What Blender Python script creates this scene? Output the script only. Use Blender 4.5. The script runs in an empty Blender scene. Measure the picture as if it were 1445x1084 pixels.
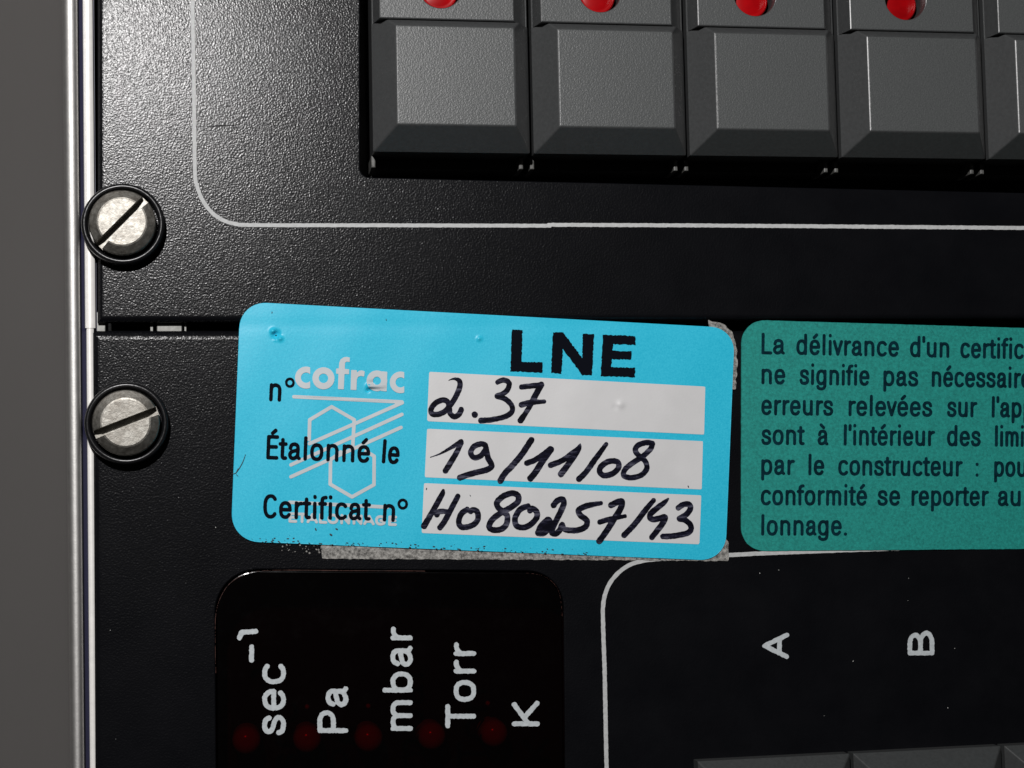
import bpy, bmesh, math, random
import numpy as np
from mathutils import Vector, Matrix
from mathutils.geometry import tessellate_polygon
random.seed(7); np.random.seed(7)
S = bpy.context.scene
COL = S.collection
S.unit_settings.scale_length = 0.0065      # one unit of the scene is about 6.5 mm

# ------------------------------------------------------------------ camera
F = 2400.0; CU, CV = 722.5, 542.0
XV, YV = -620.0, -115.0
ax = Vector((15400, YV, F)).normalized()
ay = Vector((XV, -33000, F)).normalized()
ay = (ay - ax * ax.dot(ay)).normalized()
az = ax.cross(ay).normalized()
right = Vector((ax.x, ay.x, az.x)); down = Vector((ax.y, ay.y, az.y)); fwd = Vector((ax.z, ay.z, az.z))
DIST = F * 0.01
CAM = -fwd * DIST
cd = bpy.data.cameras.new('camera'); cam = bpy.data.objects.new('camera', cd); COL.objects.link(cam)
m = Matrix.Identity(4)
for r in range(3):
    m[r][0] = right[r]; m[r][1] = -down[r]; m[r][2] = -fwd[r]; m[r][3] = CAM[r]
cam.matrix_world = m
cd.sensor_width = 36; cd.lens = 36 * F / 1445.0; cd.clip_start = 0.5; cd.clip_end = 400
cd.dof.use_dof = True; cd.dof.focus_distance = DIST; cd.dof.aperture_fstop = 3.2
S.camera = cam

def P(u, v, z=0.0):
    """point of the device at height z above the faceplates seen at photo position (u, v)"""
    d = fwd * F + right * (u - CU) + down * (v - CV)
    t = (z - CAM.z) / d.z
    p = CAM + d * t
    return (p.x, p.y, z)

# ------------------------------------------------------------------ light
w = bpy.data.worlds.new('World'); S.world = w; w.use_nodes = True
w.node_tree.nodes['Background'].inputs[0].default_value = (1.0, 0.93, 0.86, 1)
w.node_tree.nodes['Background'].inputs[1].default_value = 0.012
def lamp(name, u, v, z, power, size, color):
    p0 = Vector(P(u, v, 0)); loc = Vector((p0.x, p0.y, z))
    ld = bpy.data.lights.new(name, 'AREA'); ld.shape = 'RECTANGLE'; ld.size = size; ld.size_y = size * .6
    ld.energy = power; ld.color = color
    lo = bpy.data.objects.new(name, ld); COL.objects.link(lo); lo.location = loc
    lo.rotation_euler = (Vector((0, 0, 0)) - loc).to_track_quat('-Z', 'Y').to_euler()
    return lo
lamp('camera_flash', -150, -800, 29.0, 10800, 1.3, (1.0, 0.98, 0.97))
S.view_settings.view_transform = 'Standard'; S.view_settings.look = 'None'
S.view_settings.exposure = 0; S.view_settings.gamma = 1
S.render.engine = 'CYCLES'

# ------------------------------------------------------------------ materials
def nt(name):
    mt = bpy.data.materials.new(name); mt.use_nodes = True
    n = mt.node_tree; b = n.nodes['Principled BSDF']
    return mt, n, b
def noise(n, scale, detail=2, rough=.5, vec=None, w=None):
    t = n.nodes.new('ShaderNodeTexNoise'); t.inputs['Scale'].default_value = scale
    t.inputs['Detail'].default_value = detail; t.inputs['Roughness'].default_value = rough
    if vec: n.links.new(vec, t.inputs['Vector'])
    return t.outputs['Fac']
def geo(n):
    return n.nodes.new('ShaderNodeNewGeometry').outputs['Position']
def ramp(n, fac, stops):
    r = n.nodes.new('ShaderNodeValToRGB'); n.links.new(fac, r.inputs[0])
    e = r.color_ramp.elements
    while len(e) < len(stops): e.new(.5)
    for i, (p, c) in enumerate(stops):
        e[i].position = p; e[i].color = (c if len(c) == 4 else (*c, 1))
    return r.outputs[0]
def bump(n, b, h, strength, dist, prev=None):
    q = n.nodes.new('ShaderNodeBump'); q.inputs['Strength'].default_value = strength; q.inputs['Distance'].default_value = dist
    n.links.new(h, q.inputs['Height'])
    if prev: n.links.new(prev, q.inputs['Normal'])
    n.links.new(q.outputs[0], b.inputs['Normal'])
    return q.outputs[0]
def mat(name, color, rough=.5, metal=0, spec=.5, vary=0, vscale=3, bscale=0, bstr=.3, bdist=.01, rvary=0):
    mt, n, b = nt(name)
    b.inputs['Base Color'].default_value = (*color, 1); b.inputs['Roughness'].default_value = rough
    b.inputs['Metallic'].default_value = metal; b.inputs['Specular IOR Level'].default_value = spec
    pos = geo(n)
    if vary:
        f = noise(n, vscale, 5, .6, pos)
        c = ramp(n, f, [(.3, tuple(x * (1 - vary) for x in color)), (.7, tuple(min(1, x * (1 + vary)) for x in color))])
        n.links.new(c, b.inputs['Base Color'])
    if rvary:
        f = noise(n, vscale * 2.3, 4, .6, pos)
        c = ramp(n, f, [(.3, (rough - rvary,) * 3), (.7, (rough + rvary,) * 3)])
        n.links.new(c, b.inputs['Roughness'])
    if bscale: bump(n, b, noise(n, bscale, 2, .5, pos), bstr, bdist)
    return mt

def m_panel():
    mt, n, b = nt('black_textured_paint')
    pos = geo(n)
    b.inputs['Roughness'].default_value = .24; b.inputs['Specular IOR Level'].default_value = .24
    f1 = noise(n, 1.1, 5, .65, pos)
    c = ramp(n, f1, [(.3, (.003, .0032, .0042)), (.7, (.005, .0052, .0064))])
    n.links.new(c, b.inputs['Base Color'])
    v = n.nodes.new('ShaderNodeTexVoronoi'); v.feature = 'SMOOTH_F1'; v.inputs['Scale'].default_value = 40
    v.inputs['Smoothness'].default_value = .5; n.links.new(pos, v.inputs['Vector'])
    nn = noise(n, 42, 1.5, .55, pos)
    # warp the cells a little so that they read as wrinkles
    mx = n.nodes.new('ShaderNodeVectorMath'); mx.operation = 'MULTIPLY_ADD'
    tn = n.nodes.new('ShaderNodeTexNoise'); tn.inputs['Scale'].default_value = 20
    n.links.new(pos, tn.inputs['Vector']); n.links.new(tn.outputs['Color'], mx.inputs[0])
    mx.inputs[1].default_value = (.015, .015, .015); n.links.new(pos, mx.inputs[2]); n.links.new(mx.outputs[0], v.inputs['Vector'])
    p1 = bump(n, b, v.outputs['Distance'], .34, .0056)
    bump(n, b, nn, .38, .0062, p1)
    return mt
def m_key(nm='grey_button_plastic'):
    mt, n, b = nt(nm)
    pos = geo(n)
    b.inputs['Roughness'].default_value = .38; b.inputs['Specular IOR Level'].default_value = .45
    f1 = noise(n, 60, 2, .6, pos)
    c = ramp(n, f1, [(.3, (.060, .064, .065)), (.7, (.085, .090, .090))])
    n.links.new(c, b.inputs['Base Color'])
    p1 = bump(n, b, noise(n, 44, 2, .6, pos), .55, .009)
    return mt
def m_sticker(name, c1, c2, rough, coat=0, sp=45):
    mt, n, b = nt(name)
    pos = geo(n)
    b.inputs['Roughness'].default_value = rough; b.inputs['Specular IOR Level'].default_value = .4
    f1 = noise(n, sp, 4, .8, pos)
    c = ramp(n, f1, [(.32, c1), (.68, c2)])
    n.links.new(c, b.inputs['Base Color'])
    bump(n, b, noise(n, 26, 3, .6, pos), .10, .01)
    return mt
def m_residue():
    mt, n, b = nt('torn_grey_paper')
    pos = geo(n)
    b.inputs['Roughness'].default_value = .8
    f1 = noise(n, 19, 6, .85, pos)
    c = ramp(n, f1, [(.36, (.012, .012, .012)), (.46, (.16, .155, .145)), (.62, (.42, .41, .385))])
    n.links.new(c, b.inputs['Base Color'])
    bump(n, b, noise(n, 22, 4, .7, pos), .5, .012)
    return mt
def m_filter():
    mt, n, b = nt('dark_red_filter')
    out = n.nodes['Material Output']
    tr = n.nodes.new('ShaderNodeBsdfTransparent'); tr.inputs[0].default_value = (.27, .006, .010, 1)
    mx = n.nodes.new('ShaderNodeMixShader'); mx.inputs[0].default_value = .5
    b.inputs['Base Color'].default_value = (.0015, .001, .0012, 1); b.inputs['Roughness'].default_value = .22
    b.inputs['Specular IOR Level'].default_value = .5
    f1 = noise(n, 2.0, 6, .75, geo(n))
    rr = ramp(n, f1, [(.5, (.15,) * 3), (.75, (.24,) * 3)]); n.links.new(rr, b.inputs['Roughness'])
    n.links.new(tr.outputs[0], mx.inputs[1]); n.links.new(b.outputs[0], mx.inputs[2])
    n.links.new(mx.outputs[0], out.inputs[0])
    return mt
def m_ink():
    mt, n, b = nt('black_marker_ink')
    b.inputs['Roughness'].default_value = .5; b.inputs['Specular IOR Level'].default_value = .07
    mp = n.nodes.new('ShaderNodeMapping'); mp.inputs['Rotation'].default_value = (0, 0, math.radians(-62)); mp.inputs['Scale'].default_value = (1, 5, 1)
    n.links.new(geo(n), mp.inputs['Vector'])
    f = noise(n, 3.2, 5, .7, mp.outputs[0])
    n.links.new(ramp(n, f, [(.44, (.002, .002, .006)), (.54, (.009, .009, .022)), (.66, (.085, .085, .12))]), b.inputs['Base Color'])
    return mt
def m_screw():
    mt, n, b = nt('worn_nickel_steel')
    pos = geo(n)
    b.inputs['Metallic'].default_value = 1; 
    f1 = noise(n, 9, 6, .75, pos)
    c = ramp(n, f1, [(.3, (.17, .155, .135)), (.7, (.36, .35, .32))]); n.links.new(c, b.inputs['Base Color'])
    r = ramp(n, noise(n, 15, 4, .7, pos), [(.3, (.42,) * 3), (.7, (.56,) * 3)]); n.links.new(r, b.inputs['Roughness'])
    bump(n, b, noise(n, 17, 4, .7, pos), .35, .012)
    return mt

M = dict(
    panel=m_panel(), key=m_key(), keyside=mat('smooth_button_side', (.050, .052, .053), .34, vary=.12, vscale=20, bscale=30, bstr=.12), screw=m_screw(), filt=m_filter(),
    blue=m_sticker('blue_sticker_film', (.010, .45, .66), (.040, .57, .78), .40),
    teal=m_sticker('teal_sticker_paper', (.002, .165, .145), (.012, .32, .275), .68, sp=26),
    white=mat('white_writing_field', (.62, .62, .625), .5, vary=.03, vscale=2, bscale=30, bstr=.08),
    logo=mat('pale_logo_print', (.52, .56, .585), .5, vary=.05),
    print=mat('black_print', (.003, .004, .008), .7, spec=.04),
    ink=m_ink(),
    tealprint=mat('dark_print_on_teal', (.0015, .020, .030), .7, spec=.05, vary=.45, vscale=14),
    legend=mat('pale_grey_legend_paint', (.50, .54, .56), .6, vary=.12, vscale=18, bscale=25, bstr=.4),
    line=mat('white_line_paint', (.49, .50, .50), .65, spec=.3, vary=.10, vscale=16, bscale=22, bstr=.6, bdist=.012),
    rail=mat('brushed_aluminium', (.60, .59, .575), .56, 1, vary=.08, vscale=9, bscale=40, bstr=.25, bdist=.006),
    lip=mat('cream_aluminium_lip', (.88, .86, .83), .42, .15, vary=.06, vscale=9),
    groove=mat('dark_blue_groove', (.02, .02, .05), .5),
    collar=mat('black_collar_plastic', (.008, .008, .009), .30, vary=.3, vscale=8, bscale=14, bstr=.25),
    dark=mat('dark_chassis', (.004, .004, .004), .7),
    housing=mat('switch_housing_plastic', (.02, .02, .021), .5),
    post=mat('pale_switch_post', (.09, .09, .085), .5, vary=.5, vscale=14),
    nut=mat('zinc_plate', (.16, .16, .15), .4, .6, vary=.2, vscale=20),
    red=mat('red_lens', (.33, .001, .003), .24, spec=.35, vary=.25, vscale=2.2),
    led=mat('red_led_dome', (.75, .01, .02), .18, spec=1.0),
    glint=mat('amber_painted_glint', (.045, .014, .009), .4, vary=.7, vscale=4),  # highlight on the window rim, put into the colour
    smear=mat('dull_smear', (.005, .0045, .0045), .32, spec=.5),
    table=mat('grey_table_cloth', (.095, .090, .087), .9, vary=.05, vscale=.12),
    fibre=mat('dark_fibre', (.02, .03, .035), .6),
    scratch=mat('scratch', (.002, .002, .003), .8),
    dust=mat('pale_dust', (.5, .5, .48), .8),
)

# ------------------------------------------------------------------ object helpers
def link(name, me, mt, parent=None, **props):
    o = bpy.data.objects.new(name, me); COL.objects.link(o)
    if mt and not me.materials: me.materials.append(M[mt] if isinstance(mt, str) else mt)
    if parent: o.parent = parent; o.matrix_parent_inverse = parent.matrix_world.inverted()
    for k, v in props.items(): o[k] = v
    return o
def thing(name, label, cat, loc, group=None):
    o = bpy.data.objects.new(name, None); COL.objects.link(o); o.location = loc
    o.empty_display_size = .2
    o['label'] = label; o['category'] = cat
    if group: o['group'] = group
    bpy.context.view_layer.update()
    return o
def mesh(verts, faces, name='mesh', smooth=False):
    me = bpy.data.meshes.new(name); me.from_pydata([tuple(v) for v in verts], [], faces); me.update()
    if smooth:
        for p in me.polygons: p.use_smooth = True
    return me

def area2(l): return sum(l[i][0] * l[(i + 1) % len(l)][1] - l[(i + 1) % len(l)][0] * l[i][1] for i in range(len(l)))
def roundpoly(pts, radii, n=8):
    out = []; N = len(pts)
    if not hasattr(radii, '__len__'): radii = [radii] * N
    for i in range(N):
        p = Vector(pts[i]); a = Vector(pts[i - 1]); b = Vector(pts[(i + 1) % N]); r = radii[i]
        if r <= 0: out.append(tuple(p)); continue
        da = (a - p).normalized(); db = (b - p).normalized()
        q0 = p + da * r; q1 = p + db * r
        for k in range(n + 1):
            t = k / n
            # rounded corner between the two tangent points, close to a circle
            w1 = .76
            x = (q0 * (1 - t) ** 2 + p * (2 * t * (1 - t) * w1) + q1 * t * t) / ((1 - t) ** 2 + 2 * t * (1 - t) * w1 + t * t)
            out.append(tuple(x))
    return out
def inset(loop, d):
    """move a loop to its left by d (into the solid for counter-clockwise outlines)"""
    N = len(loop); out = []
    for i in range(N):
        a, p, b = (Vector(loop[i - 1]), Vector(loop[i]), Vector(loop[(i + 1) % N]))
        e1 = (p - a).normalized(); e2 = (b - p).normalized()
        n1 = Vector((-e1.y, e1.x)); n2 = Vector((-e2.y, e2.x)); s = n1 + n2
        k = s.dot(n1); s = s / k if abs(k) > .2 else n1
        out.append(tuple(p + s * d))
    return out
def plate(outer, holes, zb, zt, bev=.0, seg=3, hole_bev=None):
    """solid plate from world xy loops, rounded top edge"""
    if area2(outer) < 0: outer = outer[::-1]
    hs = [h if area2(h) < 0 else h[::-1] for h in holes]
    V = []; Fc = []; tops = []
    for li, l in enumerate([outer] + hs):
        bv = bev if (li == 0 or hole_bev is None) else hole_bev
        rings = [(l, zb)]
        if bv > 0:
            for k in range(seg + 1):
                a = k / seg * math.pi / 2
                rings.append((inset(l, bv * (1 - math.cos(a))), zt - bv * (1 - math.sin(a))))
        else: rings.append((l, zt))
        base = len(V)
        for lp, z in rings: V += [(x, y, z) for x, y in lp]
        n = len(l)
        for r in range(len(rings) - 1):
            for i in range(n):
                j = (i + 1) % n
                Fc.append((base + r * n + i, base + r * n + j, base + (r + 1) * n + j, base + (r + 1) * n + i))
        tops.append(base + (len(rings) - 1) * n)
    loops3 = []; idx = []
    for l, t in zip([outer] + hs, tops):
        loops3.append([Vector(V[t + i]) for i in range(len(l))]); idx += [t + i for i in range(len(l))]
    if len(loops3) == 1: Fc.append(tuple(idx))
    else:
        for tr in tessellate_polygon(loops3): Fc.append(tuple(idx[i] for i in tr))
    bm = bmesh.new(); vs = [bm.verts.new(v) for v in V]
    for f in Fc:
        try: bm.faces.new([vs[i] for i in f])
        except ValueError: pass
    bmesh.ops.recalc_face_normals(bm, faces=bm.faces)
    me = bpy.data.meshes.new('plate'); bm.to_mesh(me); bm.free()
    return me
def uvloop(pts, z=0): return [P(u, v, z)[:2] for u, v in pts]

# ------------------------------------------------------------------ flat print: signed distance -> contour mesh
def catmull(pts, n=7, closed=False):
    pts = [tuple(p) for p in pts]
    if len(pts) < 3: return pts
    L = len(pts); out = []
    for i in range(L if closed else L - 1):
        p0 = pts[(i - 1) % L] if (closed or i > 0) else pts[0]
        p1 = pts[i]; p2 = pts[(i + 1) % L]
        p3 = pts[(i + 2) % L] if (closed or i + 2 < L) else pts[-1]
        for k in range(n):
            t = k / n
            out.append(tuple(.5 * ((2 * b) + (-a + c) * t + (2 * a - 5 * b + 4 * c - d) * t * t + (-a + 3 * b - 3 * c + d) * t ** 3)
                             for a, b, c, d in zip(p0, p1, p2, p3)))
    out.append(pts[0] if closed else pts[-1])
    return out
class Shape:
    def __init__(s): s.seg = []; s.poly = []
    def stroke(s, pts, r, r2=None):
        n = len(pts)
        for i in range(max(1, n - 1)):
            a = pts[i]; b = pts[min(i + 1, n - 1)]
            ra = a[2] if len(a) > 2 else r; rb = b[2] if len(b) > 2 else r
            s.seg.append((a[0], a[1], b[0], b[1], ra, rb))
        return s
    def polygon(s, pts, grow=0): s.poly.append((pts, grow)); return s
def contour(sh, cell, zfun, rough=0, walls=None, fullgrid=False, rough_scale=3.0):
    xs = []; ys = []
    for a in sh.seg:
        r = max(a[4], a[5]); xs += [a[0] - r, a[0] + r, a[2] - r, a[2] + r]; ys += [a[1] - r, a[1] + r, a[3] - r, a[3] + r]
    for p, g in sh.poly:
        xs += [q[0] - g for q in p] + [q[0] + g for q in p]; ys += [q[1] - g for q in p] + [q[1] + g for q in p]
    pad = 2 * cell + rough
    x0, x1, y0, y1 = min(xs) - pad, max(xs) + pad, min(ys) - pad, max(ys) + pad
    nx = int((x1 - x0) / cell) + 2; ny = int((y1 - y0) / cell) + 2
    X = x0 + np.arange(nx) * cell; Y = y0 + np.arange(ny) * cell
    G, H = np.meshgrid(X, Y); D = np.full(G.shape, 1e6)
    for (ax_, ay_, bx, by, ra, rb) in sh.seg:
        R = max(ra, rb) + 3 * cell
        i0 = max(0, int((min(ax_, bx) - R - x0) / cell)); i1 = min(nx, int((max(ax_, bx) + R - x0) / cell) + 2)
        j0 = max(0, int((min(ay_, by) - R - y0) / cell)); j1 = min(ny, int((max(ay_, by) + R - y0) / cell) + 2)
        g = G[j0:j1, i0:i1]; h = H[j0:j1, i0:i1]
        dx, dy = bx - ax_, by - ay_; L2 = dx * dx + dy * dy
        t = np.clip(((g - ax_) * dx + (h - ay_) * dy) / L2, 0, 1) if L2 > 1e-9 else np.zeros(g.shape)
        d = np.hypot(g - ax_ - t * dx, h - ay_ - t * dy) - (ra + (rb - ra) * t)
        D[j0:j1, i0:i1] = np.minimum(D[j0:j1, i0:i1], d)
    for pts, gr in sh.poly:
        dm = np.full(G.shape, 1e9); ins = np.zeros(G.shape, bool)
        for i in range(len(pts)):
            (ax_, ay_), (bx, by) = pts[i], pts[(i + 1) % len(pts)]
            dx, dy = bx - ax_, by - ay_; L2 = dx * dx + dy * dy + 1e-12
            t = np.clip(((G - ax_) * dx + (H - ay_) * dy) / L2, 0, 1)
            dm = np.minimum(dm, np.hypot(G - ax_ - t * dx, H - ay_ - t * dy))
            if abs(dy) > 1e-9:
                c = ((ay_ > H) != (by > H)) & (G < (bx - ax_) * (H - ay_) / dy + ax_)
                ins ^= c
        D = np.minimum(D, np.where(ins, -dm, dm) - gr)
    if rough:
        k = rough_scale
        rn = np.random.RandomState(int(abs(x0 * 7 + y0 * 13)) % 9999)
        gx = rn.rand(int((y1 - y0) / k) + 4, int((x1 - x0) / k) + 4) - .5
        fi = (G - x0) / k; fj = (H - y0) / k; a = fi.astype(int); b = fj.astype(int); fa = fi - a; fb = fj - b
        nz = (gx[b, a] * (1 - fa) * (1 - fb) + gx[b, a + 1] * fa * (1 - fb) + gx[b + 1, a] * (1 - fa) * fb + gx[b + 1, a + 1] * fa * fb)
        D = D + nz * 2 * rough
    D[np.abs(D) < 1e-6] = 1e-6
    inside = D < 0
    V = []; Fc = []; vid = {}
    def vert(key, u, v):
        i = vid.get(key)
        if i is None:
            i = vid[key] = len(V); V.append((u, v))
        return i
    def corner(i, j): return vert(('c', i, j), X[i], Y[j])
    def edge(i, j, i2, j2):
        a, b = D[j, i], D[j2, i2]; t = a / (a - b)
        return vert(('e', i, j, i2, j2), X[i] + (X[i2] - X[i]) * t, Y[j] + (Y[j2] - Y[j]) * t)
    cnt = inside[:-1, :-1].astype(int) + inside[1:, :-1] + inside[:-1, 1:] + inside[1:, 1:]
    bedges = []
    for j in range(ny - 1):
        i = 0; row = cnt[j]
        nzs = np.nonzero(row)[0]
        if not len(nzs): continue
        i = nzs[0]; last = nzs[-1]
        while i <= last:
            c = row[i]
            if c == 4:
                e = i
                if not fullgrid:
                    while e + 1 <= last and row[e + 1] == 4: e += 1
                Fc.append((corner(i, j), corner(i, j + 1), corner(e + 1, j + 1), corner(e + 1, j)))
                i = e + 1; continue
            if c > 0:
                cs = [(i, j), (i, j + 1), (i + 1, j + 1), (i + 1, j)]
                f = []; ed = []
                for k in range(4):
                    p, q = cs[k], cs[(k + 1) % 4]
                    pin, qin = inside[p[1], p[0]], inside[q[1], q[0]]
                    if pin: f.append(corner(*p))
                    if pin != qin:
                        a, b = (p, q) if p < q else (q, p)
                        e = edge(*a, *b); f.append(e); ed.append(e)
                if len(f) >= 3: Fc.append(tuple(f))
                if len(ed) == 2: bedges.append(tuple(ed))
            i += 1
    W = [P(u, v, zfun(u, v)) for u, v in V]
    # faces were wound with v growing downwards: flip check against +z
    if Fc:
        a, b, c = (Vector(W[k]) for k in Fc[0][:3])
        if (b - a).cross(c - a).z < 0: Fc = [f[::-1] for f in Fc]
    if walls is not None:
        for a, b in bedges:
            p, q = W[a], W[b]; n = len(W)
            W += [(p[0], p[1], walls), (q[0], q[1], walls)]
            Fc.append((a, b, n + 1, n))
    return mesh(W, Fc)

# ------------------------------------------------------------------ a hand-made stroke alphabet
def el(cx, cy, rx, ry, a0, a1, n=18, ex=2.0):
    out = []
    for k in range(n + 1):
        a = math.radians(a0 + (a1 - a0) * k / n); c, s = math.cos(a), math.sin(a)
        out.append((cx + rx * math.copysign(abs(c) ** (2 / ex), c), cy + ry * math.copysign(abs(s) ** (2 / ex), s)))
    return out
X_ = 2.35
A_ = 1.46
GL = {
 'o': (.52, .15, .15, [el(.26, .5, .26, .5, 0, 360, 26, X_)]),
 'n': (.46, .2, .19, [[(0, 0), (0, 1)], el(.23, .66, .23, .34, 180, 0, 12, 2.2) + [(.46, 0)]]),
 'm': (.80, .2, .19, [[(0, 0), (0, 1)], el(.2, .68, .2, .32, 180, 0, 10, 2.2) + [(.4, 0)], el(.6, .68, .2, .32, 180, 0, 10, 2.2) + [(.8, 0)]]),
 'r': (.26, .2, .08, [[(0, 0), (0, 1)], el(.25, .6, .25, .38, 180, 85, 8)]),
 'u': (.46, .19, .2, [[(.46, 1), (.46, 0)], [(0, 1)] + el(.23, .34, .23, .34, 180, 360, 12, 2.2)]),
 'a': (.50, .15, .12, [catmull([(.02, .72), (.08, .93), (.23, 1), (.37, .93), (.42, .76), (.42, .4), (.42, .12), (.5, .01)]),
                       catmull([(.42, .6), (.26, .54), (.08, .46), (0, .27), (.05, .07), (.18, 0), (.34, .1), (.42, .3)])]),
 'b': (.50, .2, .15, [el(.25, .5, .25, .5, 0, 360, 26, X_), [(0, 0), (0, A_)]]),
 'c': (.48, .15, .12, [el(.26, .5, .26, .5, 42, 318, 22, X_)]),
 'd': (.50, .15, .2, [el(.25, .5, .25, .5, 0, 360, 26, X_), [(.5, 0), (.5, A_)]]),
 'e': (.50, .15, .14, [[(.02, .52), (.5, .52)], [(.5, .52)] + el(.25, .5, .25, .5, 4, 322, 24, X_)]),
 'f': (.30, .07, .07, [catmull([(.12, 0), (.12, .6), (.12, 1.15), (.17, 1.38), (.32, 1.44)]), [(0, .99), (.3, .99)]]),
 'g': (.50, .15, .2, [el(.25, .5, .25, .5, 0, 360, 26, X_), catmull([(.5, 1), (.5, .4), (.5, -.1), (.43, -.34), (.24, -.42), (.06, -.34), (.02, -.22)])]),
 'i': (0, .2, .2, [[(0, 0), (0, 1)], [(0, A_ - .02), (0, A_ + .02)]]),
 'l': (0, .2, .2, [[(0, 0), (0, A_)]]),
 'p': (.50, .2, .15, [el(.25, .5, .25, .5, 0, 360, 26, X_), [(0, 1), (0, -.44)]]),
 's': (.46, .13, .13, [catmull([(.44, .76), (.38, .94), (.23, 1), (.08, .94), (.03, .77), (.1, .6), (.24, .52), (.39, .43), (.46, .25), (.39, .06), (.23, 0), (.06, .06), (0, .25)])]),
 't': (.30, .07, .08, [catmull([(.13, 1.28), (.13, .7), (.13, .15), (.19, .01), (.3, .01)]), [(0, .99), (.3, .99)]]),
 'v': (.46, .07, .07, [[(0, 1), (.23, 0), (.46, 1)]]),
 "'": (0, .12, .12, [[(0, A_), (0, 1.15)]]),
 '.': (0, .2, .2, [[(0, 0), (0, .02)]]),
 ':': (0, .2, .2, [[(0, 0), (0, .02)], [(0, .85), (0, .87)]]),
 'L': (.44, .2, .06, [[(0, A_), (0, 0), (.44, 0)]]),
 'E': (.46, .2, .1, [[(.46, A_), (0, A_), (0, 0), (.46, 0)], [(0, .76), (.42, .76)]]),
 'C': (.58, .16, .12, [el(.3, .73, .3, .73, 42, 318, 24, X_)]),
 'P': (.56, .2, .1, [[(0, 0), (0, A_), (.3, A_)] + el(.3, 1.08, .26, .38, 90, -90, 12, 2.2) + [(0, .70)]]),
 'T': (.6, .07, .07, [[(0, A_), (.6, A_)], [(.3, A_), (.3, 0)]]),
 'K': (.6, .2, .07, [[(0, 0), (0, A_)], [(.56, A_), (.02, .6)], [(.2, .80), (.6, 0)]]),
 'A': (.66, .08, .08, [[(0, 0), (.33, A_), (.66, 0)], [(.12, .48), (.54, .48)]]),
 'B': (.56, .2, .12, [[(.26, .76), (0, .76), (0, A_), (.26, A_)] + el(.26, 1.11, .24, .35, 90, -90, 12) + el(.26, .38, .3, .38, 90, -90, 12) + [(0, 0), (0, .76)]]),
 'O': (.62, .16, .16, [el(.31, .73, .31, .73, 0, 360, 26, X_)]),
 'N': (.54, .2, .2, [[(0, 0), (0, A_), (.54, 0), (.54, A_)]]),
 'G': (.6, .16, .2, [el(.3, .73, .3, .73, 42, 300, 24, X_) + [(.58, .2), (.58, .68), (.34, .68)]]),
 '1': (.3, .2, .2, [[(.0, 1.1), (.18, 1.2), (.26, A_), (.26, 0)]]),
 '-': (.5, .1, .1, [[(0, .6), (.5, .6)]]),
 '\u00b0': (.36, .1, .1, [el(.18, 1.22, .18, .22, 0, 360, 16)]),
}
GL['\u00e9'] = (GL['e'][0], .15, .14, GL['e'][3] + [[(.2, 1.28), (.36, 1.50)]])
GL['\u00e0'] = (GL['a'][0], .15, .12, GL['a'][3] + [[(.12, 1.50), (.28, 1.28)]])
GL['\u00c9'] = (GL['E'][0], .2, .1, GL['E'][3] + [[(.2, 1.72), (.36, 1.92)]])
def word(sh, text, p0, p1, xh, sw, up=None):
    """lay text so that its ink runs from p0 to p1 along its baseline (photo positions); xh = height of a small x"""
    pos = []; x = 0
    for i, ch in enumerate(text):
        wd, lb, rb, st = GL[ch]
        if i: x += lb
        pos.append(x); x += wd + (rb if i < len(text) - 1 else 0)
    d = Vector(p1) - Vector(p0); L = d.length; e = d / L
    n = Vector((e.y, -e.x)) if up is None else Vector(up).normalized()
    k = (L - sw) / x if x > 0 else 1
    for ch, cx in zip(text, pos):
        for s_ in GL[ch][3]:
            q = []
            for (gx, gy) in s_:
                a = sw / 2 + (cx + gx) * k; b = sw / 2 + gy * (xh - sw)
                w_ = Vector(p0) + e * a + n * b
                q.append((w_.x, w_.y))
            sh.stroke(q, sw / 2)
    return sh

# ================================================================== table behind
tb = mesh([(-120, -120, -9), (120, -120, -9), (120, 120, -9), (-120, 120, -9)], [(0, 1, 2, 3)])
link('table_surface', tb, 'table', kind='structure')

# ================================================================== rack frame with aluminium side rail
YT, YB = -700, 1800           # how far the device runs beyond the frame
frame = thing('rack_frame', 'silver aluminium side rail of the instrument frame at the left edge of the black panels', 'instrument frame', P(110, 600, -6))
def rail_prof(name, prof, mt, smooth=True, va=YT, vb=YB):
    """profile points (u at top, u at bottom, z) swept along the rail"""
    V = []; n = len(prof)
    ys = np.linspace(0, 1, 9)
    for t in ys:
        v = va + (vb - va) * t
        for (ut, ub, z) in prof:
            u = ut + (ub - ut) * (v / 1084.0)
            # the line through the rail runs on straight beyond the frame
            V.append(P(u, v, z))
    Fc = []
    for r in range(len(ys) - 1):
        for i in range(n - 1):
            Fc.append((r * n + i, r * n + i + 1, (r + 1) * n + i + 1, (r + 1) * n + i))
    me = mesh(V, Fc, smooth=smooth)
    bm = bmesh.new(); bm.from_mesh(me); bmesh.ops.recalc_face_normals(bm, faces=bm.faces)
    # open strip: make it look at the camera
    up = sum(f.normal.z * f.calc_area() for f in bm.faces)
    if up < 0: bmesh.ops.reverse_faces(bm, faces=bm.faces)
    bm.to_mesh(me); bm.free()
    return link(name, me, mt, frame)
prof = []
for k in range(13):                                   # rounded outer bead
    a = math.pi - k / 12 * math.pi * .93
    prof.append((98.6 + 10.6 * math.cos(a), 109.4 + 9.6 * math.cos(a), -.01 + .10 * math.sin(a)))
prof = [(88.2, 100, -8.9)] + prof
rail_prof('outer_bead', prof, 'rail')
rail_prof('groove', [(108.5, 118.5, -.02), (109, 119, -.12), (132.5, 142, -.12)], 'groove')
rail_prof('inner_lip', [(116.4, 124.6, -.115), (116.8, 125, -.05), (117.6, 126, -.03), (130.0, 140, -.03), (130.6, 141, -.115)], 'lip', vb=463)
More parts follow.
